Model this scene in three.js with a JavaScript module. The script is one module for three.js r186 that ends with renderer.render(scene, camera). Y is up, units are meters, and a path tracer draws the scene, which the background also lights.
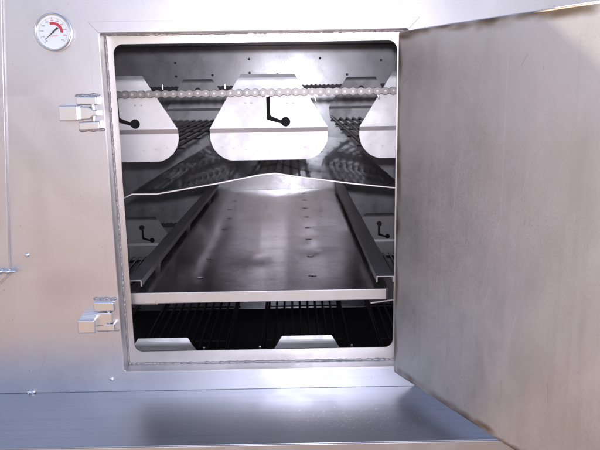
import * as THREE from 'three';
import { mergeGeometries } from 'three/addons/utils/BufferGeometryUtils.js';
import { RoundedBoxGeometry } from 'three/addons/geometries/RoundedBoxGeometry.js';

// ---------------------------------------------------------------- camera, sky, sun, exposure
const E = 1.45;                                             // eye height; heights below are relative to it
const scene = new THREE.Scene();
const camera = new THREE.PerspectiveCamera(38.366, 4 / 3, 0.05, 400);
camera.position.set(0, E, 1.45);
camera.rotation.order = 'YXZ';
camera.rotation.set(-0.2029, -0.0069, -0.0154);
scene.add(camera);

const renderer = new THREE.WebGLRenderer({ antialias: true });
renderer.toneMapping = THREE.LinearToneMapping;
renderer.toneMappingExposure = 1.12;
renderer.shadowMap.enabled = true;
renderer.outputColorSpace = THREE.SRGBColorSpace;

function rng(seed) { let a = seed >>> 0; return () => { a = (a + 0x6D2B79F5) >>> 0; let t = a; t = Math.imul(t ^ (t >>> 15), t | 1); t ^= t + Math.imul(t ^ (t >>> 7), t | 61); return ((t ^ (t >>> 14)) >>> 0) / 4294967296; }; }
function noise2(seed, n) {                                  // tiling value noise on an n x n lattice, u and v in 0..1
  const r = rng(seed), g = Float32Array.from({ length: n * n }, () => r());
  return (u, v) => {
    const x = ((u % 1) + 1) % 1 * n, y = ((v % 1) + 1) % 1 * n, i = Math.floor(x), j = Math.floor(y);
    let fx = x - i, fy = y - j; fx = fx * fx * (3 - 2 * fx); fy = fy * fy * (3 - 2 * fy);
    const a = g[(j % n) * n + i % n], b = g[(j % n) * n + (i + 1) % n], c = g[((j + 1) % n) * n + i % n], d = g[((j + 1) % n) * n + (i + 1) % n];
    return (a + (b - a) * fx) * (1 - fy) + (c + (d - c) * fx) * fy;
  };
}
{
  const W = 512, H = 256, data = new Float32Array(W * H * 4);
  const n1 = noise2(11, 8), n2 = noise2(12, 24), n3 = noise2(13, 64);
  for (let j = 0; j < H; j++) for (let i = 0; i < W; i++) {
    const el = ((j + 0.5) / H - 0.5) * Math.PI, s = Math.max(0, Math.sin(el));
    const u = i / W, v = j / H;
    const c = THREE.MathUtils.smoothstep(n1(u, v * 2) * 0.55 + n2(u, v * 3) * 0.3 + n3(u, v * 3) * 0.15, 0.42, 0.68);
    const k = Math.pow(1 - s, 2.2);
    const o = (j * W + i) * 4;
    const sky = [0.15 + 0.83 * k, 0.27 + 0.73 * k, 0.58 + 0.46 * k];
    for (let q = 0; q < 3; q++) data[o + q] = (sky[q] * (1 - c * 0.4) + [1.0, 1.0, 1.03][q] * c * 0.4) * (el < 0 ? 0.6 : 1);
    data[o + 3] = 1;
  }
  const t = new THREE.DataTexture(data, W, H, THREE.RGBAFormat, THREE.FloatType);
  t.mapping = THREE.EquirectangularReflectionMapping; t.magFilter = THREE.LinearFilter; t.minFilter = THREE.LinearFilter; t.needsUpdate = true;
  scene.background = t; scene.environment = t;
}
const sun = new THREE.DirectionalLight(new THREE.Color().setRGB(1, 0.92, 0.80), 4.8);
sun.position.set(-2.3, E + 2.6, -3.2);                      // stands behind the cabinet, whose front is in open shade
sun.target.position.set(0, E, 0); scene.add(sun, sun.target);
sun.castShadow = true; sun.shadow.radius = 4; sun.shadow.mapSize.set(2048, 2048);
Object.assign(sun.shadow.camera, { left: -6, right: 6, top: 6, bottom: -6, near: 0.1, far: 30 });

// the compact camera's flash, 4 cm above the lens: it throws the chain's shadow just below the chain
const flash = new THREE.PointLight(new THREE.Color().setRGB(0.96, 0.95, 1.06), 3.2);
flash.position.set(0, E + 0.04, 1.445); flash.castShadow = true; flash.shadow.radius = 0.6; flash.shadow.mapSize.set(1024, 1024);
scene.add(flash);

// ---------------------------------------------------------------- textures and materials
function dataTex(w, h, fn, srgb = false) {
  const d = new Uint8Array(w * h * 4);
  for (let j = 0; j < h; j++) for (let i = 0; i < w; i++) {
    const c = fn(i / w, j / h, i, j), o = (j * w + i) * 4;
    for (let q = 0; q < 3; q++) d[o + q] = Math.max(0, Math.min(255, 255 * (Array.isArray(c) ? c[q] : c)));
    d[o + 3] = 255;
  }
  const t = new THREE.DataTexture(d, w, h); t.wrapS = t.wrapT = THREE.RepeatWrapping;
  t.magFilter = THREE.LinearFilter; t.minFilter = THREE.LinearMipmapLinearFilter; t.generateMipmaps = true;
  if (srgb) t.colorSpace = THREE.SRGBColorSpace; t.needsUpdate = true; return t;
}
const nA = noise2(1, 5), nB = noise2(2, 13), nC = noise2(3, 41), nD = noise2(4, 128);
const lineR = (() => { const r = rng(77); return Float32Array.from({ length: 1024 }, () => r()); })();
// brushed grain running along u (across = v), with hand smears and dull patches
const grainRough = dataTex(1024, 1024, (u, v, i, j) => {
  const g = lineR[j] * 0.5 + lineR[(j * 7 + Math.floor(nB(u, v) * 9)) & 1023] * 0.5;
  const smear = THREE.MathUtils.smoothstep(nA(u, v) * 0.55 + nB(u + 0.3, v * 0.7) * 0.3 + nC(u, v) * 0.15, 0.42, 0.7);
  return 0.74 + 0.05 * (g - 0.5) + 0.12 * smear + 0.05 * (nD(u * 2, v * 2) - 0.5);
});
const grainBump = dataTex(1024, 1024, (u, v, i, j) => 0.5 + 0.02 * (lineR[j] - 0.5) + 0.7 * (nA(u, v) - 0.5) + 0.2 * (nB(u, v) - 0.5));
const dentBump = dataTex(512, 512, (u, v) => 0.5 + 0.7 * (nA(u, v) - 0.5) + 0.22 * (nB(u, v) - 0.5) + 0.03 * (nC(u, v) - 0.5));
const stain = dataTex(1024, 1024, (u, v) => {
  const s = THREE.MathUtils.smoothstep(nA(u + 0.5, v) * 0.5 + nB(u, v) * 0.3 + nC(u, v) * 0.2, 0.5, 0.78);
  const p = nD(u, v) > 0.93 ? 0.06 : 0;
  return [0.985 - 0.025 * s - p * 0.5, 0.985 - 0.03 * s - p * 0.5, 0.985 - 0.035 * s - p * 0.5];
}, true);
// polished sheet crossed by fine scratches: smooth and scratched texels mixed below pixel size
const scratchRough = (lo, hi, share, seed) => { const r = rng(seed); return dataTex(512, 512, (u, v, i, j) => (r() < share + 0.25 * (nA(u, v) - 0.5) ? hi : lo) + 0.03 * (nB(u, v) - 0.5)); };
const duoWall = scratchRough(0.10, 0.50, 0.6, 91), duoTray = scratchRough(0.09, 0.30, 0.5, 92), duoDark = scratchRough(0.05, 0.40, 0.18, 93);
const rep = (t, x, y) => { const c = t.clone(); c.repeat.set(x, y); c.needsUpdate = true; return c; };
function steel(col, rough, o = {}) {
  return new (o.clearcoat ? THREE.MeshPhysicalMaterial : THREE.MeshStandardMaterial)({ color: new THREE.Color().setRGB(...col), metalness: 1, roughness: rough, side: THREE.DoubleSide, ...o });
}
const scuff = (() => {                                       // sheet fresh from the shop: wipe marks, grinder scuffs, fine scratches
  const cv = document.createElement('canvas'); cv.width = cv.height = 1536; const c = cv.getContext('2d'), r = rng(808), S = 1536;
  c.fillStyle = '#f2f1f3'; c.fillRect(0, 0, S, S);
  for (let k = 0; k < 110; k++) {
    c.save(); c.translate(r() * S, r() * S); c.rotate((r() - 0.5) * 3); c.scale(20 + 70 * r(), 60 + 170 * r()); const col = r() < 0.4 ? '255,255,255' : '176,172,178', gr = c.createRadialGradient(0, 0, 0, 0, 0, 1), o = 0.06 + 0.10 * r();
    gr.addColorStop(0, `rgba(${col},${o})`); gr.addColorStop(0.6, `rgba(${col},${o * 0.6})`); gr.addColorStop(1, `rgba(${col},0)`); c.fillStyle = gr; c.fillRect(-1, -1, 2, 2); c.restore();
  }
  for (let k = 0; k < 320; k++) { c.strokeStyle = `rgba(${r() < 0.5 ? '255,255,255' : '120,116,120'},${0.05 + 0.1 * r()})`; c.lineWidth = 0.6 + 0.8 * r(); const x = r() * S, y = r() * S, l = 10 + 90 * r(), a = r() * 6.3; c.beginPath(); c.moveTo(x, y); c.lineTo(x + Math.cos(a) * l, y + Math.sin(a) * l); c.stroke(); }
  for (let k = 0; k < 160; k++) { c.fillStyle = `rgba(110,104,104,${0.15 + 0.3 * r()})`; c.beginPath(); c.arc(r() * S, r() * S, 0.6 + 1.4 * r(), 0, 7); c.fill(); }
  const t = new THREE.CanvasTexture(cv); t.colorSpace = THREE.SRGBColorSpace; t.wrapS = t.wrapT = THREE.RepeatWrapping; return t;
})();
const M = {
  panel: steel([0.84, 0.83, 0.85], 0.52, { map: rep(scuff, 0.9, 0.9), roughnessMap: rep(grainRough, 1.2, 1.2), bumpMap: rep(grainBump, 1.2, 1.2), bumpScale: 0.0012 }),
  frame: steel([0.76, 0.71, 0.68], 0.5, { roughnessMap: rep(grainRough, 3, 3), bumpMap: rep(grainBump, 3, 3), bumpScale: 0.0003 }),
  jamb: steel([0.56, 0.56, 0.59], 0.66, { roughnessMap: rep(grainRough, 3, 3) }),
  inner: steel([0.73, 0.73, 0.77], 1, { map: rep(stain, 0.8, 0.8), roughnessMap: rep(duoWall, 6, 6), bumpMap: rep(dentBump, 0.9, 0.9), bumpScale: 0.0009 }),
  plate: steel([0.72, 0.71, 0.73], 0.70, { map: rep(stain, 2.5, 2.5), roughnessMap: rep(grainRough, 2.5, 2.5) }),
  tray: steel([0.86, 0.82, 0.80], 1, { map: rep(scuff, 1.3, 1.3), roughnessMap: rep(duoTray, 6, 6), bumpMap: rep(dentBump, 1.5, 1.1), bumpScale: 0.0008 }),
  lip: steel([0.74, 0.71, 0.70], 0.6, { roughnessMap: rep(grainRough, 3, 3) }),
  baffle: steel([0.68, 0.68, 0.72], 1, { roughnessMap: rep(duoDark, 6, 6), bumpMap: rep(dentBump, 1.2, 1.2), bumpScale: 0.0005 }),
  rail: steel([0.62, 0.61, 0.62], 0.66, { map: rep(stain, 3, 3), roughnessMap: rep(grainRough, 2, 2) }),
  rod: steel([0.20, 0.18, 0.17], 0.34),
  chain: steel([0.23, 0.215, 0.21], 0.46),
  pin: steel([0.75, 0.72, 0.70], 0.28), linkPin: steel([0.42, 0.40, 0.39], 0.44),
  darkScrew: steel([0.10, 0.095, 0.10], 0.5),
  weld: steel([0.46, 0.43, 0.43], 0.58),
  latch: steel([0.86, 0.85, 0.86], 0.34),
  chrome: steel([0.78, 0.79, 0.80], 0.14),
  flatBlack: new THREE.MeshStandardMaterial({ color: new THREE.Color().setRGB(0.012, 0.011, 0.012), roughness: 0.85 }),  // plain black for the cross rods and the sheets behind the slots
  floor: steel([0.16, 0.15, 0.18], 0.6, { roughnessMap: rep(grainRough, 1, 1) }),
};

// ---------------------------------------------------------------- helpers
const taken = {};
const numbered = n => { const k = taken[n] = (taken[n] ?? -1) + 1; return k ? `${n}_${String(k).padStart(3, '0')}` : n; };
function add(name, geo, mat, parent, label) {
  const m = new THREE.Mesh(geo, mat); m.name = name; m.castShadow = m.receiveShadow = true;
  if (label) m.userData.label = label; parent.add(m); return m;
}
function thing(name, label, category, group, pos = [0, 0, 0]) {
  const g = new THREE.Group(); g.name = numbered(name); g.userData = { label, category }; if (group) g.userData.group = group;
  g.position.set(...pos); scene.add(g); return g;
}
function metreUV(geo) {                                     // box-projected uv in metres
  const g = geo.index ? geo.toNonIndexed() : geo, p = g.attributes.position, uv = new Float32Array(p.count * 2);
  const a = new THREE.Vector3(), b = new THREE.Vector3(), c = new THREE.Vector3();
  for (let i = 0; i < p.count; i += 3) {
    a.fromBufferAttribute(p, i); b.fromBufferAttribute(p, i + 1); c.fromBufferAttribute(p, i + 2);
    const n = b.clone().sub(a).cross(c.clone().sub(a)); n.set(Math.abs(n.x), Math.abs(n.y), Math.abs(n.z));
    [a, b, c].forEach((q, k) => {
      const [s, t] = n.z >= n.x && n.z >= n.y ? [q.x, q.y] : n.y >= n.x ? [q.x, q.z] : [q.z, q.y];
      uv[(i + k) * 2] = s; uv[(i + k) * 2 + 1] = t;
    });
  }
  g.setAttribute('uv', new THREE.BufferAttribute(uv, 2)); return g;
}
const strip = g => { const n = g.index ? g.toNonIndexed() : g; for (const k of Object.keys(n.attributes)) if (!['position', 'normal', 'uv'].includes(k)) n.deleteAttribute(k); return n; };
const merge = l => metreUV(mergeGeometries(l.map(strip)));
function slab(x0, x1, y0, y1, z0, z1, r = 0.0015) {         // rounded box from its limits
  const w = x1 - x0, h = y1 - y0, d = z1 - z0;
  const g = new RoundedBoxGeometry(w, h, d, 2, Math.min(r, w / 2.1, h / 2.1, d / 2.1));
  g.translate((x0 + x1) / 2, (y0 + y1) / 2, (z0 + z1) / 2); return metreUV(g);
}
function poly(pts) { const s = new THREE.Shape(); pts.forEach(([x, y], i) => i ? s.lineTo(x, y) : s.moveTo(x, y)); s.closePath(); return s; }
function roundRect(T, x0, x1, y0, y1, r) {
  const s = new T(); s.moveTo(x0 + r, y0); s.lineTo(x1 - r, y0); s.absarc(x1 - r, y0 + r, r, -Math.PI / 2, 0);
  s.lineTo(x1, y1 - r); s.absarc(x1 - r, y1 - r, r, 0, Math.PI / 2); s.lineTo(x0 + r, y1); s.absarc(x0 + r, y1 - r, r, Math.PI / 2, Math.PI);
  s.lineTo(x0, y0 + r); s.absarc(x0 + r, y0 + r, r, Math.PI, Math.PI * 1.5); return s;
}
const ext = (s, d, bevel = 0, o = {}) => new THREE.ExtrudeGeometry(s, { depth: d - 2 * bevel, bevelEnabled: bevel > 0, bevelThickness: bevel, bevelSize: bevel, bevelOffset: -bevel, bevelSegments: 2, curveSegments: 12, ...o });
const cyl = (r, h, axis = 'y', seg = 16) => { const g = new THREE.CylinderGeometry(r, r, h, seg); if (axis === 'x') g.rotateZ(Math.PI / 2); if (axis === 'z') g.rotateX(Math.PI / 2); return g; };

// ---------------------------------------------------------------- setting: the yard mirrored in the steel
{
  const g = new THREE.PlaneGeometry(240, 240).rotateX(-Math.PI / 2);
  const t = dataTex(512, 512, (u, v) => { const n = 0.5 + 0.5 * (nA(u, v) - 0.5) + 0.3 * (nC(u, v) - 0.5) + 0.25 * (nD(u, v) - 0.5); return [0.74 * (0.75 + 0.4 * n), 0.62 * (0.75 + 0.4 * n), 0.52 * (0.75 + 0.4 * n)]; }, true);
  const m = add('ground', g, new THREE.MeshStandardMaterial({ map: rep(t, 40, 40), roughness: 0.95 }), scene);
  m.userData = { kind: 'structure', label: 'pale sandy concrete yard in front of the smoker' };
}

// ---------------------------------------------------------------- cabinet
const XL = -1.7, XI = -1.06, XR = 1.08, ZB = -1.75;
const cab = thing('smoker_cabinet', 'large brushed stainless steel smoker cabinet with a welded door opening', 'smoker', null, [0, E, 0]);
{
  // front panel with the rectangular recess for the door
  const s = poly([[XL, -0.70], [XR, -0.70], [XR, 0.42], [XL, 0.42]]);
  s.holes.push(roundRect(THREE.Path, -0.4167, 0.252, -0.650, 0.131, 0.006));
  add('front_panel', metreUV(ext(s, 0.004).translate(0, 0, -0.004)), M.panel, cab);
  // mitred trim bars round the recess
  const o = [-0.438, 0.274, -0.673, 0.154], n = [-0.4167, 0.252, -0.650, 0.131];
  const bars = [
    [[o[0], o[3]], [o[1], o[3]], [n[1], n[3]], [n[0], n[3]]], [[o[0], o[2]], [n[0], n[2]], [n[1], n[2]], [o[1], o[2]]],
    [[o[0], o[2]], [o[0], o[3]], [n[0], n[3]], [n[0], n[2]]], [[o[1], o[2]], [n[1], n[2]], [n[1], n[3]], [o[1], o[3]]]];
  for (const b of bars) add('trim_bar', metreUV(ext(poly(b), 0.0014, 0.0006).translate(0, 0, 0.0008)), M.panel, cab);
  // side walls of the recess
  const zr = -0.045;
  for (const [a, b, c, d] of [[-0.4195, -0.4167, -0.653, 0.134], [0.252, 0.2548, -0.653, 0.134], [-0.4167, 0.252, 0.131, 0.1338], [-0.4167, 0.252, -0.6528, -0.650]])
    add('jamb', slab(a, b, c, d, zr - 0.003, -0.0045, 0.0005), M.jamb, cab);
  // inner flange with the rounded opening
  const f = poly([[-0.4165, -0.6498], [0.2518, -0.6498], [0.2518, 0.1308], [-0.4165, 0.1308]]);
  f.holes.push(roundRect(THREE.Path, -0.400, 0.234, -0.6177, 0.1101, 0.021));
  add('door_flange', metreUV(ext(f, 0.004).translate(0, 0, zr - 0.004)), M.frame, cab);
  // weld beads in the corner between jamb and flange
  const r = rng(5);
  const bead = (p, q) => {
    const L = p.distanceTo(q), N = Math.round(L / 0.0045), pts = [];
    for (let i = 0; i <= N; i++) pts.push(p.clone().lerp(q, i / N).add(new THREE.Vector3((r() - 0.5), (r() - 0.5), (r() - 0.5)).multiplyScalar(0.0016)));
    const c = new THREE.CatmullRomCurve3(pts), g = new THREE.TubeGeometry(c, N * 2, 0.0026, 7);
    const pos = g.attributes.position, cen = new THREE.Vector3(), v = new THREE.Vector3();
    for (let k = 0; k <= N * 2; k++) {
      c.getPointAt(k / (N * 2), cen); const sc = (k % 2 ? 1.04 : 0.92) * (0.8 + 0.4 * r());
      for (let m = 0; m <= 7; m++) { v.fromBufferAttribute(pos, k * 8 + m).sub(cen).multiplyScalar(sc).add(cen); pos.setXYZ(k * 8 + m, v.x, v.y, v.z); }
    }
    g.computeVertexNormals(); return g;
  };
  const V = (x, y) => new THREE.Vector3(x, y, zr + 0.001);
  add('weld_bead', bead(V(-0.4155, -0.648), V(-0.4155, 0.129)), M.weld, cab);
  add('weld_bead', bead(V(-0.415, 0.130), V(0.250, 0.130)), M.weld, cab);
  add('weld_bead', bead(V(-0.415, -0.649), V(0.250, -0.649)), M.weld, cab);
  add('weld_bead', bead(V(0.251, -0.648), V(0.251, 0.129)), M.weld, cab);
  // chamber lining
  const lf = poly([[XI, -1.088], [XR - 0.06, -1.088], [XR - 0.06, 0.22], [XI, 0.22]]);
  lf.holes.push(roundRect(THREE.Path, -0.4155, 0.2505, -0.6490, 0.1300, 0.02));
  add('lining_front', metreUV(ext(lf, 0.003).translate(0, 0, -0.056)), M.inner, cab);
  add('lining_back', slab(XI, XR - 0.06, -1.088, 0.22, ZB - 0.004, ZB), M.inner, cab);
  add('lining_side', slab(XI - 0.005, XI - 0.001, -1.088, 0.22, ZB, -0.06), M.inner, cab);
  add('lining_side', slab(XR - 0.059, XR - 0.055, -1.088, 0.22, ZB, -0.06), M.inner, cab);
  add('lining_ceiling', slab(XI, XR - 0.06, 0.2205, 0.2245, ZB, -0.06), M.inner, cab);
  add('lining_floor', slab(XI, XR - 0.06, -1.0925, -1.0885, ZB, -0.06), M.floor, cab);
  add('added_reflector_strip', merge([new THREE.BoxGeometry(XR - XL - 0.14, 0.074, 0.003).rotateX(-0.32).translate(0, -1.053, ZB + 0.018)]), M.inner, cab);  // added strip, tilted to mirror the sky as a bright band
  // outer skin
  add('outer_side', slab(XL, XL + 0.004, -1.14, 0.42, ZB - 0.06, -0.005), M.panel, cab);
  add('outer_side', slab(XR - 0.004, XR, -1.14, 0.42, ZB - 0.06, -0.005), M.panel, cab);
  add('outer_back', slab(XL + 0.005, XR - 0.005, -1.14, 0.42, ZB - 0.064, ZB - 0.06), M.panel, cab);
  add('outer_top', slab(XL - 0.01, XR + 0.01, 0.4205, 0.4245, ZB - 0.07, 0.002), M.panel, cab);
  add('outer_floor', slab(XL + 0.005, XR - 0.005, -1.144, -1.14, ZB - 0.06, -0.005), M.panel, cab);
  add('lower_panel', slab(XL, XR, -1.14, -0.704, -0.004, 0), M.panel, cab);
  add('plinth', slab(XL + 0.08, XR - 0.08, -E, -1.1445, ZB + 0.05, -0.12), M.panel, cab);
  // ledge under the door, with a folded lip
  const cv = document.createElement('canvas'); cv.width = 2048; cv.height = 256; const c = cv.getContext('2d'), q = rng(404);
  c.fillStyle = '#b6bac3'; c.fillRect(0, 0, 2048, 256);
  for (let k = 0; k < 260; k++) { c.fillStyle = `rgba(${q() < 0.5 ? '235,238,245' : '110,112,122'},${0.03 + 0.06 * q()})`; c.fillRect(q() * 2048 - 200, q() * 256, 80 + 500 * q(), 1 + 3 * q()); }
  for (let k = 0; k < 420; k++) {                            // scattered white specks near the door side
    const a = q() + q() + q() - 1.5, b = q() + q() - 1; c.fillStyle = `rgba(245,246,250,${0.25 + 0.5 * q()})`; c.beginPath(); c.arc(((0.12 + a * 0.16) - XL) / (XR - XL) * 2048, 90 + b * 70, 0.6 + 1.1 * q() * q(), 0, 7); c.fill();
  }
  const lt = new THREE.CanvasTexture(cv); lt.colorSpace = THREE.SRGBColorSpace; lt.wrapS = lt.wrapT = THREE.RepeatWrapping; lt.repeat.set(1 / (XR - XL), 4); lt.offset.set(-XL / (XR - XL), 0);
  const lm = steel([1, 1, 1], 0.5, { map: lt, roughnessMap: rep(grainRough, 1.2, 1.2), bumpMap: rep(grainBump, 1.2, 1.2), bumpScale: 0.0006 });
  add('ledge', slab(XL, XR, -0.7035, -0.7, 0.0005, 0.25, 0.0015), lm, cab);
  add('ledge_lip', slab(XL, XR, -0.745, -0.7037, 0.2455, 0.2495, 0.0012), M.lip, cab);
  // small hardware on the panel
  const rivet = new THREE.SphereGeometry(0.0058, 14, 8, 0, Math.PI * 2, 0, Math.PI / 2).rotateX(Math.PI / 2).scale(1, 1, 0.6);
  for (const [x, y] of [[-0.619, -0.358], [-0.447, -0.668]]) { const m = add('rivet', rivet, M.latch, cab); m.position.set(x, y, 0.0002); }
  const drip = new THREE.SphereGeometry(0.007, 14, 10); { const p = drip.attributes.position, q = rng(9); for (let i = 0; i < p.count; i++) { const k = 0.7 + 0.5 * q(); p.setXYZ(i, p.getX(i) * k * 1.4, p.getY(i) * k * 0.7, p.getZ(i) * k * 0.6); } drip.computeVertexNormals(); }
  add('weld_spatter', drip, M.latch, cab).position.set(-0.641, -0.6965, 0.002);
  // screws in the back wall
  const sc = cyl(0.006, 0.005, 'z', 10);
  for (const [x, y] of [[-0.564, 0.145], [-0.563, 0.082], [-0.388, 0.085], [-0.21, 0.158], [-0.209, 0.093], [-0.077, 0.086], [0.26, 0.079], [0.423, 0.144], [0.13, 0.157], [-0.30, -0.385], [-0.145, -0.385], [0.03, -0.385], [0.12, -0.39]])
    add('screw', sc, M.darkScrew, cab).position.set(x, y, ZB + 0.0025);
}

// neighbouring plate at the left with a cut corner, and the pin that holds it
{
  const t = thing('side_plate', 'flat steel plate with a cut lower corner at the far left edge', 'plate', null, [0, E, 0]);
  add('plate', metreUV(ext(poly([[-1.08, 0.30], [-0.608, 0.30], [-0.661, -0.369], [-0.661, -0.398], [-0.690, -0.424], [-1.08, -0.72 + 0.08]]), 0.006, 0.0004).translate(0, 0, 0.001)), M.panel, t);
  add('seam_strip', metreUV(ext(poly([[-0.6055, 0.30], [-0.6080, 0.30], [-0.6610, -0.369], [-0.6610, -0.398], [-0.690, -0.424], [-0.688, -0.4265], [-0.6575, -0.400], [-0.6575, -0.369]]), 0.004).translate(0, 0, 0.0003)), M.rail, t);
  const p = thing('hinge_pin', 'short shiny hinge pin with two round nuts at the left edge', 'pin', null, [-0.672, E - 0.393, 0.013]);
  add('shaft', cyl(0.004, 0.075, 'x').translate(-0.014, 0, 0), M.chrome, p);
  for (const x of [-0.006, 0.011]) add('nut', new THREE.SphereGeometry(0.0068, 16, 12).translate(x, 0, 0), M.chrome, p);
  add('tip', new THREE.ConeGeometry(0.004, 0.012, 12).rotateZ(-Math.PI / 2).translate(0.0285, 0, 0), M.chrome, p);
}

// ---------------------------------------------------------------- thermometer
{
  const t = thing('dial_thermometer', 'round dial thermometer with red arc and chrome rim on the front panel', 'thermometer', null, [-0.511, E + 0.133, 0.0002]);
  t.rotation.z = 0.05;
  const R = 0.0395;
  const prof = [[0, 0], [R * 0.98, 0], [R, 0.003], [R, 0.010], [R * 0.97, 0.0125], [R * 0.92, 0.013], [R * 0.885, 0.0115], [R * 0.87, 0.007], [0, 0.007]].map(p => new THREE.Vector2(...p));
  add('bezel', new THREE.LatheGeometry(prof, 64).rotateX(Math.PI / 2), M.chrome, t);
  const cv = document.createElement('canvas'); cv.width = cv.height = 512; const c = cv.getContext('2d');
  c.fillStyle = '#eef3f6'; c.fillRect(0, 0, 512, 512); c.translate(256, 256);
  c.strokeStyle = '#c8223c'; c.lineWidth = 44; c.beginPath(); c.arc(0, 0, 136, -1.87, 0.12); c.stroke();
  c.strokeStyle = '#3a4654'; c.fillStyle = '#55677c';
  for (let k = 0; k <= 50; k++) {
    const a = Math.PI * (0.75 + 1.5 * k / 50), b = k % 5 === 0; c.lineWidth = b ? 6 : 3;
    c.beginPath(); c.moveTo(Math.cos(a) * 228, Math.sin(a) * 228); c.lineTo(Math.cos(a) * (b ? 204 : 214), Math.sin(a) * (b ? 204 : 214)); c.stroke();
  }
  c.font = 'bold 30px sans-serif'; c.textAlign = 'center'; c.textBaseline = 'middle';
  for (let k = 0; k <= 10; k++) { const a = Math.PI * (0.75 + 1.5 * k / 10); c.fillStyle = k > 4 && k < 10 ? '#c23a50' : '#5d7188'; c.fillText(String(50 + k * 50), Math.cos(a) * 180, Math.sin(a) * 180); }
  c.fillStyle = '#e58a9c'; for (let k = 0; k < 7; k++) c.fillRect(-62 + k * 19, 46 + (k % 3) * 2, 13, 18 - (k % 2) * 5);
  const tex = new THREE.CanvasTexture(cv); tex.colorSpace = THREE.SRGBColorSpace;
  add('dial', new THREE.CircleGeometry(R * 0.872, 48).translate(0, 0, 0.0074), new THREE.MeshStandardMaterial({ map: tex, roughness: 0.5 }), t);
  const nd = new THREE.MeshStandardMaterial({ color: 0x15151c, roughness: 0.5 });
  const needle = add('needle', merge([ext(poly([[-0.024, -0.0004], [0.004, -0.0011], [0.014, -0.0022], [0.014, 0.0022], [0.004, 0.0011], [-0.024, 0.0004]]), 0.0008), cyl(0.0022, 0.0022, 'z', 16)]), nd, t);
  needle.position.set(0, 0, 0.0092); needle.rotation.z = 0.64;
  add('glass', new THREE.CircleGeometry(R * 0.9, 48).translate(0, 0, 0.0112), new THREE.MeshPhysicalMaterial({ color: 0xffffff, transmission: 1, thickness: 0, roughness: 0.02, ior: 1.45 }), t);
}

// ---------------------------------------------------------------- door catches
function doorCatch(label, x, y, flip) {
  const t = thing('door_catch', label, 'latch', 'steel door catches left of the opening', [x, E + y, 0]);
  const jag = (g, seed, amp) => { const p = g.attributes.position, n = noise2(seed, 16); for (let i = 0; i < p.count; i++) p.setY(i, p.getY(i) + amp * (n(p.getX(i) * 12 + 0.5, p.getZ(i) * 9 + 0.5) - 0.5)); g.computeVertexNormals(); return g; };
  const ear = (x0, x1, y0, y1, z1, seed) => add('ear', jag(new RoundedBoxGeometry(x1 - x0, y1 - y0, z1, 6, 0.003).translate((x0 + x1) / 2, (y0 + y1) / 2, z1 / 2), seed, 0.004), M.latch, t);
  const bead = (y, x0, x1, seed) => {
    const r = rng(seed), l = []; for (let k = 0; k <= 9; k++) { const q = new THREE.SphereGeometry(0.0032 + 0.0018 * r(), 8, 6); q.scale(1.5, 0.8, 0.8).translate(x0 + (x1 - x0) * k / 9, y + 0.002 * (r() - 0.5), 0.0015); l.push(q); }
    add('weld_bead', merge(l), M.weld, t);
  };
  if (!flip) {
    ear(0.000, 0.046, 0.020, 0.038, 0.020, 31); ear(0.002, 0.048, -0.034, -0.016, 0.020, 32);
    bead(0.040, 0.000, 0.044, 3); bead(-0.036, 0.003, 0.048, 4);
    add('block', new RoundedBoxGeometry(0.042, 0.033, 0.024, 4, 0.003).translate(-0.015, 0.002, 0.017), M.latch, t);
    add('tongue', ext(poly([[0.004, -0.012], [0.026, -0.011], [0.036, -0.004], [0.044, -0.003], [0.044, 0.007], [0.036, 0.008], [0.026, 0.015], [0.004, 0.016]]), 0.018, 0.002).translate(0, 0, 0.004), M.latch, t);
    add('pivot_pin', cyl(0.004, 0.070, 'y').translate(0.034, 0.002, 0.012), M.chrome, t);
  } else {
    ear(0.010, 0.058, 0.028, 0.050, 0.020, 33); ear(0.012, 0.056, -0.022, -0.004, 0.020, 34);
    bead(0.0515, 0.012, 0.056, 5); bead(-0.0245, 0.016, 0.056, 6);
    add('block', new RoundedBoxGeometry(0.040, 0.033, 0.026, 4, 0.0035).translate(-0.003, -0.002, 0.028), M.latch, t);
    add('tongue', ext(poly([[-0.020, -0.010], [0.030, -0.010], [0.040, -0.003], [0.052, -0.002], [0.052, 0.022], [0.030, 0.024], [-0.020, 0.018]]), 0.020, 0.002).translate(0, 0, 0.002), M.latch, t);
    add('pivot_pin', cyl(0.004, 0.070, 'y').translate(0.042, 0.012, 0.012), M.chrome, t);
  }
}
doorCatch('upper steel door catch with pale square block, beside the chain end of the opening', -0.472, -0.040, false);
doorCatch('lower steel door catch with a protruding square block, near the bottom corner of the opening', -0.481, -0.518, true);

// ---------------------------------------------------------------- roller chains
const PITCH = 0.01905;
const linkShape = (r, waist) => {
  const s = new THREE.Shape(), h = PITCH / 2, a = 0.95;
  s.absarc(-h, 0, r, a, Math.PI * 2 - a, false); s.quadraticCurveTo(0, -waist, h - r * Math.cos(a) , -r * Math.sin(a));
  s.absarc(h, 0, r, Math.PI + a, Math.PI * 3 - a, false); s.quadraticCurveTo(0, waist, -h + r * Math.cos(a), r * Math.sin(a)); return s;
};
const plateGeo = (r, z) => ext(linkShape(r, 0.0042), 0.0024, 0.0004, { curveSegments: 6 }).translate(0, 0, z - 0.0012);
const GL = {
  outer: merge([plateGeo(0.0088, 0.0085), plateGeo(0.0088, -0.0085)]),
  pin: cyl(0.0028, 0.0230, 'z', 10),
  inner: merge([plateGeo(0.0088, 0.0055), plateGeo(0.0088, -0.0055)]),
  roller: cyl(0.0058, 0.0085, 'z', 12),
};
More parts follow.
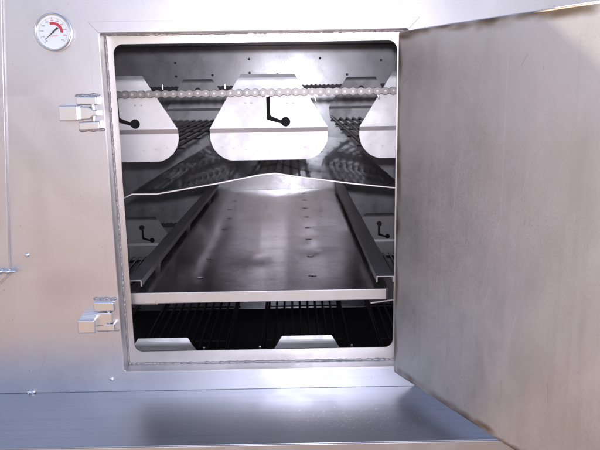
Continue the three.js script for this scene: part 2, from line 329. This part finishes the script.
function chain(label, y, z, x0, x1, group, mat = M.chain, pinMat = M.linkPin) {
  const t = thing('roller_chain', label, 'chain', group, [x0, E + y, z]);
  const n = Math.round((x1 - x0) / PITCH), r = rng(Math.round(-z * 1000 + 10 * n));
  for (let i = 0; i < n; i++) {
    const dy = 0.0012 * (r() - 0.5);
    const l = add(i % 2 ? 'inner_link' : 'outer_link', i % 2 ? GL.inner : GL.outer, mat, t); l.position.set((i + 0.5) * PITCH, dy, 0); l.rotation.z = 0.05 * (r() - 0.5);
    if (i % 2) for (const s of [0, 1]) add('roller', GL.roller, mat, t).position.set((i + s) * PITCH, dy, 0);
    add('link_pin', GL.pin, pinMat, t).position.set(i * PITCH, dy, 0);
  }
  return t;
}
const X0 = -0.061 - 44.5 * PITCH, X1 = X0 + 78 * PITCH;
const c1 = chain('upper roller chain running straight across the front of the opening', 0.0, -0.102, X0, X1, null);
for (const [x, y] of [[-0.306, 0.016], [-0.160, 0.015], [0.051, -0.016], [0.20, -0.013]])
  add('attachment_pin', new RoundedBoxGeometry(0.0042, 0.013, 0.005, 2, 0.0015).rotateZ(y < 0 ? 0.3 : 0), M.pin, c1).position.set(x - X0, y, 0.0);
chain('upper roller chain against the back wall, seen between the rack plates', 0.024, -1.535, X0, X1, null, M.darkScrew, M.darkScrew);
const c2 = chain('lower front roller chain just below the edge of the opening', -0.665, -0.102, X0, X1, null);
for (const x of [-0.238, -0.096, 0.138]) add('attachment_pin', new RoundedBoxGeometry(0.006, 0.03, 0.006, 2, 0.002), M.pin, c2).position.set(x - X0, 0.019, 0);
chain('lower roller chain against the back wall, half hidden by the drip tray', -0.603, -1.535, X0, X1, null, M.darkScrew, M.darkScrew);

// ---------------------------------------------------------------- hanging racks
const ZF = -1.37;                                            // far plate, measured from the near plate
function slotPath() {                                        // L-shaped keyhole: pin seat above, round entry at lower right
  const w = 0.0045, pts = [];
  for (let k = 0; k <= 8; k++) { const a = Math.PI * k / 8; pts.push([Math.cos(a) * w, 0.002 + Math.sin(a) * w]); }
  pts.push([-w, -0.0565]); pts.push([-0.002, -0.0590]);
  const cx = 0.041, cy = -0.0640, r = 0.0115;
  for (let k = 0; k <= 20; k++) { const a = Math.PI + 0.36 + (Math.PI * 2 - 0.72) * k / 20; pts.push([cx + Math.cos(a) * r, cy + Math.sin(a) * r]); }
  pts.push([0.010, -0.0515]); pts.push([0.0062, -0.0495]); pts.push([w, -0.047]);
  const p = new THREE.Path(); pts.forEach(([x, y], i) => i ? p.lineTo(x, y) : p.moveTo(x, y)); p.closePath(); return p;
}
const th = 0.002, yb = 0.031, yj = -0.078, yk = -0.089, ym = -0.156, step = 0.0042;
const makePlate = slot => {
  const main = poly([[-0.143, yj], [0.143, yj], [0.076, yb], [-0.076, yb]]); if (slot) main.holes.push(slotPath());
  const gm = ext(main, th).translate(0, 0, -th);
  const gf = mergeGeometries([[0, 0.005, 0.10], [0.005, 0.010, 0.24], [0.010, 0.0195, 0.40]].map(([a, b, t], i, all) => {
    const w = q => 0.076 - 0.012 * q / 0.0195; let y = yb, z = 0;
    for (let k = 0; k < i; k++) { y += (all[k][1] - all[k][0]) * Math.cos(all[k][2]); z -= (all[k][1] - all[k][0]) * Math.sin(all[k][2]); }
    return strip(ext(poly([[-w(a), 0], [w(a), 0], [w(b), b - a], [-w(b), b - a]]), th).translate(0, 0, -th).rotateX(-t).translate(0, y, z));
  }));
  const jl = Math.hypot(step, yj - yk), gj = ext(poly([[-0.143, -jl], [0.143, -jl], [0.143, 0], [-0.143, 0]]), th).translate(0, 0, -th).rotateX(Math.atan2(step, yj - yk)).translate(0, yj, 0);
  const low = new THREE.Shape(); low.moveTo(-0.143, yk); low.bezierCurveTo(-0.146, yk - 0.03, -0.128, ym + 0.012, -0.104, ym + 0.003); low.quadraticCurveTo(-0.098, ym, -0.088, ym); low.lineTo(0.088, ym); low.quadraticCurveTo(0.098, ym, 0.104, ym + 0.003); low.bezierCurveTo(0.128, ym + 0.012, 0.146, yk - 0.03, 0.143, yk); low.closePath();
  const gl = ext(low, th).translate(0, 0, -th - step);
  const tack = []; const r = rng(21);
  for (let k = 0; k < 9; k++) tack.push(new THREE.SphereGeometry(0.0018, 8, 5).scale(1, 0.8, 0.12).translate(-0.115 + k * 0.0287, -0.124 - 0.012 * (1 - Math.abs(k - 4) / 4) + 0.002 * r(), -step));
  for (const [x, y] of [[-0.055, -0.018], [-0.04, -0.018], [0.045, -0.02], [0.06, -0.02]]) tack.push(new THREE.SphereGeometry(0.002, 8, 5).scale(1.6, 0.8, 0.25).translate(x, y, 0));
  return merge([gm, gf, gj, gl, ...tack]);
};
const plateGeometry = makePlate(true), plainPlate = makePlate(false);
const NW = 10, YG = -0.126, ZA = -0.012;
const rodGeo = (() => {                                      // long wire, its ends hooked over the end rods
  const z1 = ZF + 0.012, pts = [[0, YG - 0.014, ZA], [0, YG - 0.003, ZA - 0.002], [0, YG, ZA - 0.012], [0, YG - 0.001, (ZA + z1) / 2], [0, YG, z1 + 0.012], [0, YG - 0.003, z1 + 0.002], [0, YG - 0.014, z1]].map(p => new THREE.Vector3(...p));
  return new THREE.TubeGeometry(new THREE.CatmullRomCurve3(pts, false, 'catmullrom', 0.1), 18, 0.0043, 7);
})();
const crossGeo = cyl(0.0026, 0.282, 'x', 7);
const slotBackingGeo = new RoundedBoxGeometry(0.085, 0.095, 0.003, 2, 0.001);
const barGeo = cyl(0.005, -ZF - 0.02, 'z', 8);
function rack(label, c, pinY, tilt, group) {
  const t = thing('hanging_rack', label, 'rack', group, [c, E + pinY, -0.13]); t.rotation.x = tilt;
  add('end_plate', plateGeometry, M.plate, t);
  const far = add('end_plate', pinY > -0.3 ? plainPlate : plateGeometry, M.plate, t); far.position.z = ZF; far.scale.z = -1;
  for (const z of [-0.019, ZF - 0.009]) add('added_slot_backing', slotBackingGeo, M.flatBlack, t).position.set(0.018, -0.034, z);  // added black sheets behind the slots, standing in for the shade inside
  for (let k = 0; k < NW; k++) add('rod', rodGeo, M.rod, t).position.x = -0.125 + 0.25 * k / (NW - 1);
  for (let k = 0; k < 5; k++) add('cross_rod', crossGeo, M.flatBlack, t).position.set(0, YG - 0.0072, -0.09 - k * 0.295);
  for (const s of [-1, 1]) add('side_bar', barGeo, M.rod, t).position.set(s * 0.134, YG + 0.004, ZF / 2);
  const pn = cyl(0.0042, 0.05, 'z', 12);
  add('hanger_pin', pn, M.pin, t).position.set(0, 0.001, 0.005);
  add('hanger_pin', cyl(0.0115, 0.012, 'z', 16), M.darkScrew, t).position.set(0, 0.001, ZF + 0.012);
  return t;
}
const tu = 0.0135, tl = 0.0467, gU = 'racks on the upper chain', gL = 'racks on the lower chain';
rack('upper left rack, its bright end plate cut off by the left edge of the opening', -0.424, -0.006, tu, gU);
rack('upper middle rack with a full bright six-sided end plate under the chain', -0.061, -0.006, tu, gU);
rack('upper right rack, its bright end plate partly hidden by the open door', 0.302, -0.006, tu, gU);
rack('lower rack at far left, seen only by its back plate beyond the left rail', -0.712, -0.668, tl, gL);
rack('lower rack whose plate top shows in the bottom left corner of the opening', -0.348, -0.668, tl, gL);
rack('lower rack whose plate top shows at the middle bottom of the opening', 0.024, -0.668, tl, gL);
rack('lower rack at right, its back plate seen beyond the right rail', 0.388, -0.668, tl, gL);

// ---------------------------------------------------------------- peaked deflector between the chain runs
{
  const t = thing('deflector_sheet', 'shiny dark peaked steel sheet under the upper racks', 'baffle', null, [0, E, 0]);
  const pr = [[-0.412, -0.241], [-0.386, -0.2300], [-0.328, -0.2305], [-0.188, -0.2085], [-0.085, -0.1895], [-0.046, -0.1862], [-0.008, -0.1925], [0.131, -0.2125], [0.24, -0.2255], [0.262, -0.229]];
  const h = 0.0028, L = 1.676;
  const shape = poly([...pr, ...pr.slice().reverse().map(([x, y]) => [x, y - h])]);
  add('sheet', metreUV(ext(shape, L).translate(0, 0, -0.072 - L)), M.baffle, t);
  add('front_edge', metreUV(ext(poly([...pr, ...pr.slice().reverse().map(([x, y]) => [x, y - h - 0.0006])].map(([x, y]) => [x, y + 0.0003])), 0.0035, 0.0006).translate(0, 0, -0.0718)), M.lip, t);
}

// ---------------------------------------------------------------- drip tray, rails, ledge strips
{
  const t = thing('drip_tray', 'long flat steel drip tray with two rows of holes', 'tray', null, [0, E, 0]);
  const z0 = -0.072, z1 = -1.745, HR = 0.0105, NX = 32, NZ = 84;
  const gx = i => -0.412 + 0.632 * i / NX, gz = j => z0 + (z1 - z0) * j / NZ;
  const w1 = noise2(51, 6), w2 = noise2(52, 6);
  const dents = [[-0.118, -0.385, 0.0050, 0.026, 0.052], [0.062, -0.465, 0.0042, 0.022, 0.045], [0.052, -0.60, 0.0030, 0.022, 0.040], [-0.19, -1.0, -0.003, 0.04, 0.07], [0.13, -0.80, -0.003, 0.04, 0.06]];
  const hgt = (x, z) => -0.475 + 0.0022 * (w1(x * 0.9 + 0.5, z * 0.55) - 0.5) + dents.reduce((q, [a, b, A, sx, sz]) => q + A * Math.exp(-0.5 * (((x - a) / sx) ** 2 + ((z - b) / sz) ** 2)), 0);
  const pos = [], idx = [], id = (i, j) => j * (NX + 1) + i, skip = new Set(), holes = [];
  for (let j = 0; j <= NZ; j++) for (let i = 0; i <= NX; i++) pos.push(gx(i), hgt(gx(i), gz(j)), gz(j));
  for (let k = 0; k < 8; k++) for (const x of [-0.256 - 0.0016 * k, 0.0455 - 0.0005 * k]) {   // each hole sits in a block of 2 x 2 cells
    const z = -0.199 - 0.2005 * k, ci = Math.max(1, Math.min(NX - 1, Math.round((x + 0.412) / 0.632 * NX))), cj = Math.round((z - z0) / (z1 - z0) * NZ);
    for (const [a, b] of [[-1, -1], [0, -1], [-1, 0], [0, 0]]) skip.add((ci + a) + ',' + (cj + b));
    const X = gx(ci), Z = gz(cj), ring = [[1, 0], [1, 1], [0, 1], [-1, 1], [-1, 0], [-1, -1], [0, -1], [1, -1]], n = 24, base = pos.length / 3;
    for (let q = 0; q < n; q++) { const a = q / n * Math.PI * 2, px = X + HR * Math.cos(a), pz = Z - HR * Math.sin(a); pos.push(px, hgt(px, pz), pz); }
    for (let q = 0; q < n; q++) {
      const o = Math.round(q / 3) % 8, o2 = Math.round((q + 1) / 3) % 8, p = base + q, p2 = base + (q + 1) % n;
      const v = id(ci + ring[o][0], cj + ring[o][1]), v2 = id(ci + ring[o2][0], cj + ring[o2][1]);
      idx.push(p, v, p2); if (v2 !== v) idx.push(p2, v, v2);
    }
    holes.push([X, Z]);
  }
  for (let j = 0; j < NZ; j++) for (let i = 0; i < NX; i++) if (!skip.has(i + ',' + j)) idx.push(id(i, j), id(i + 1, j), id(i + 1, j + 1), id(i, j), id(i + 1, j + 1), id(i, j + 1));
  const g = new THREE.BufferGeometry(); g.setAttribute('position', new THREE.Float32BufferAttribute(pos, 3)); g.setIndex(idx);
  g.computeVertexNormals(); const uv = []; for (let k = 0; k < pos.length; k += 3) uv.push(pos[k], pos[k + 2]); g.setAttribute('uv', new THREE.Float32BufferAttribute(uv, 2));
  if (g.attributes.normal.getY(0) < 0) { const ix = g.index.array; for (let k = 0; k < ix.length; k += 3) { const q = ix[k]; ix[k] = ix[k + 1]; ix[k + 1] = q; } g.computeVertexNormals(); }
  add('pan', g, M.tray, t);
  const rim = new THREE.CylinderGeometry(HR, HR * 0.9, 0.0018, 24, 1, true);
  for (const [x, z] of holes) add('hole_rim', rim, M.rail, t).position.set(x, hgt(x, z) - 0.0008, z);
  add('front_lip', slab(-0.412, 0.220, -0.503, -0.4752, z0 + 0.0004, z0 + 0.004, 0.0018), M.lip, t);
  add('side_lip', slab(-0.416, -0.4125, -0.503, -0.474, z1, z0, 0.001), M.tray, t);
  add('side_lip', slab(0.2205, 0.224, -0.503, -0.474, z1, z0, 0.001), M.tray, t);
  const wing = (name, x0, y0, x1, y1) => add(name, metreUV(ext(poly([[x0, y0], [x1, y1], [x1, y1 - 0.003], [x0, y0 - 0.003]]), 1.66).translate(0, 0, -1.74)), M.lip, t);
  wing('support_strip', -0.44, -0.5045, -0.344, -0.5055); wing('support_strip', 0.183, -0.5135, 0.262, -0.5035);
  const rail = (label, x0, x1, inner) => {
    const r = thing('channel_rail', label, 'rail', 'channel rails along the tray', [0, E, 0]), hh = 0.0155, w = 0.0024, yt = -0.4445;
    const body = poly([[x0, yt - hh], [x0, yt], [x1, yt], [x1, yt - hh], [x1 - w, yt - hh], [x1 - w, yt - w], [x0 + w, yt - w], [x0 + w, yt - hh]]);
    add('channel', metreUV(ext(body, 1.66, 0.0004).translate(0, 0, -1.735)), M.rail, r);
    add('cut_end', metreUV(ext(body, 0.0022, 0.0003).translate(0, 0, -0.0752)), M.lip, r);
    for (const z of [-0.35, -0.9, -1.5]) add('spacer', slab((x0 + x1) / 2 - 0.008, (x0 + x1) / 2 + 0.008, -0.475, yt - w, z - 0.01, z + 0.01), M.rail, r);
  };
  rail('dark channel rail along the left side of the drip tray', -0.416, -0.379, 1);
  rail('dark channel rail along the right side of the drip tray', 0.196, 0.238, -1);
}

// ---------------------------------------------------------------- door
{
  const hx = 0.2225, hz = 0.025, yT = 0.122, yB = -0.652, Wd = 0.665, H = yT - yB, T = 0.036;
  const t = thing('smoker_door', 'open stainless steel door with smears and scratches on its inner face', 'door', null, [hx, E + yB, hz]);
  t.rotation.y = -(Math.PI / 2 - 0.4533);                    // local +x runs from the hinge to the free edge
  const cv = document.createElement('canvas'); cv.width = 1024; cv.height = 1024; const c = cv.getContext('2d'), r = rng(303);
  c.fillStyle = '#e0dbd8'; c.fillRect(0, 0, 1024, 1024);
  for (let k = 0; k < 220; k++) { c.strokeStyle = `rgba(${r() < 0.5 ? '255,250,245' : '120,108,100'},${0.012 + 0.018 * r()})`; c.lineWidth = 3 + 14 * r(); const x = r() * 1024, y = r() * 1024, l = 80 + 500 * r(); c.beginPath(); c.moveTo(x, y); c.lineTo(x + 14 * (r() - 0.5), y + l); c.stroke(); }
  for (let k = 0; k < 90; k++) {                             // soft wipe marks
    const x = r() * 1024, y = r() * 1024, a = (r() - 0.5) * 0.9, sx = 14 + 60 * r(), sy = 50 + 190 * r(), col = r() < 0.5 ? '238,233,228' : '138,128,122', o = 0.04 + 0.06 * r();
    c.save(); c.translate(x, y); c.rotate(a); c.scale(sx, sy); const gr = c.createRadialGradient(0, 0, 0, 0, 0, 1); gr.addColorStop(0, `rgba(${col},${o})`); gr.addColorStop(1, `rgba(${col},0)`); c.fillStyle = gr; c.fillRect(-1, -1, 2, 2); c.restore();
  }
  for (let k = 0; k < 200; k++) { c.strokeStyle = `rgba(${r() < 0.7 ? '255,253,250' : '96,88,84'},${0.12 + 0.3 * r()})`; c.lineWidth = 0.5 + 0.8 * r(); const x = r() * 1024, y = r() * 1024, l = 6 + 60 * r() * r(), a = 1.9 + (r() - 0.5) * 1.4; c.beginPath(); c.moveTo(x, y); c.lineTo(x + Math.cos(a) * l, y + Math.sin(a) * l); c.stroke(); }
  for (let k = 0; k < 40; k++) { c.strokeStyle = `rgba(255,252,248,${0.15 + 0.3 * r()})`; c.lineWidth = 0.8 + 1.2 * r(); const x = 250 + 350 * r(), y = 300 + 420 * r(), l = 20 + 110 * r(); c.beginPath(); c.moveTo(x, y); c.lineTo(x - l * 0.3, y + l); c.stroke(); }
  for (const [x, y, a, sx, sy, o] of [[700, 620, 0.75, 46, 420, 0.22], [820, 760, 0.75, 30, 330, 0.18], [560, 760, 0.55, 26, 260, 0.16], [230, 260, 0.02, 60, 330, 0.2], [620, 250, 0.0, 40, 300, 0.16], [470, 830, -0.4, 24, 90, 0.35], [520, 860, 0.5, 18, 80, 0.3]]) {   // cloth wipe marks
    c.save(); c.translate(x, y); c.rotate(a); c.scale(sx, sy); const gr = c.createRadialGradient(0, 0, 0, 0, 0, 1); gr.addColorStop(0, `rgba(246,240,234,${o})`); gr.addColorStop(1, 'rgba(246,240,234,0)'); c.fillStyle = gr; c.fillRect(-1, -1, 2, 2); c.restore();
  }
  for (const [x0, y0, x1, y1] of [[500, 80, 500, 470], [498, 470, 430, 620], [330, 320, 300, 470], [470, 640, 450, 700]]) { c.strokeStyle = 'rgba(250,246,242,0.4)'; c.lineWidth = 3; c.beginPath(); c.moveTo(x0, y0); c.lineTo(x1, y1); c.stroke(); }
  for (let k = 0; k < 240; k++) {                            // brown heat tint and grease along the rim
    const e = Math.floor(r() * 3), q = r() * 1024, d = Math.pow(r(), 2) * 20; const [x, y] = e === 0 ? [d, q] : e === 1 ? [q, d] : [q, 1024 - d];
    const sx = e === 0 ? 6 + 12 * r() : 20 + 60 * r(), sy = e === 0 ? 20 + 60 * r() : 6 + 12 * r(); c.save(); c.translate(x, y); c.scale(sx, sy); const gr = c.createRadialGradient(0, 0, 0, 0, 0, 1); gr.addColorStop(0, `rgba(104,82,62,${0.16 + 0.2 * r()})`); gr.addColorStop(1, 'rgba(104,82,62,0)'); c.fillStyle = gr; c.fillRect(-1, -1, 2, 2); c.restore();
  }
  const tex = new THREE.CanvasTexture(cv); tex.colorSpace = THREE.SRGBColorSpace; tex.repeat.set(1 / Wd, 1 / H);
  const mat = steel([1, 1, 1], 1, { map: tex, roughnessMap: rep(scratchRough(0.40, 0.64, 0.5, 95), 5, 5), bumpMap: rep(dentBump, 1.3, 1.3), bumpScale: 0.0012 });
  add('inner_face', metreUV(ext(roundRect(THREE.Shape, 0, Wd, 0, H, 0.006), T, 0.003).translate(0, 0, -T)), mat, t);
  add('outer_skin', metreUV(ext(roundRect(THREE.Shape, 0.004, Wd + 0.01, -0.006, H + 0.006, 0.006), 0.003, 0.001).translate(0, 0, -T - 0.0032)), M.panel, t);
  for (const y of [0.12, H - 0.12]) add('hinge', cyl(0.011, 0.09, 'y').translate(0.012, y, -T - 0.011), M.latch, t);
}

renderer.render(scene, camera);
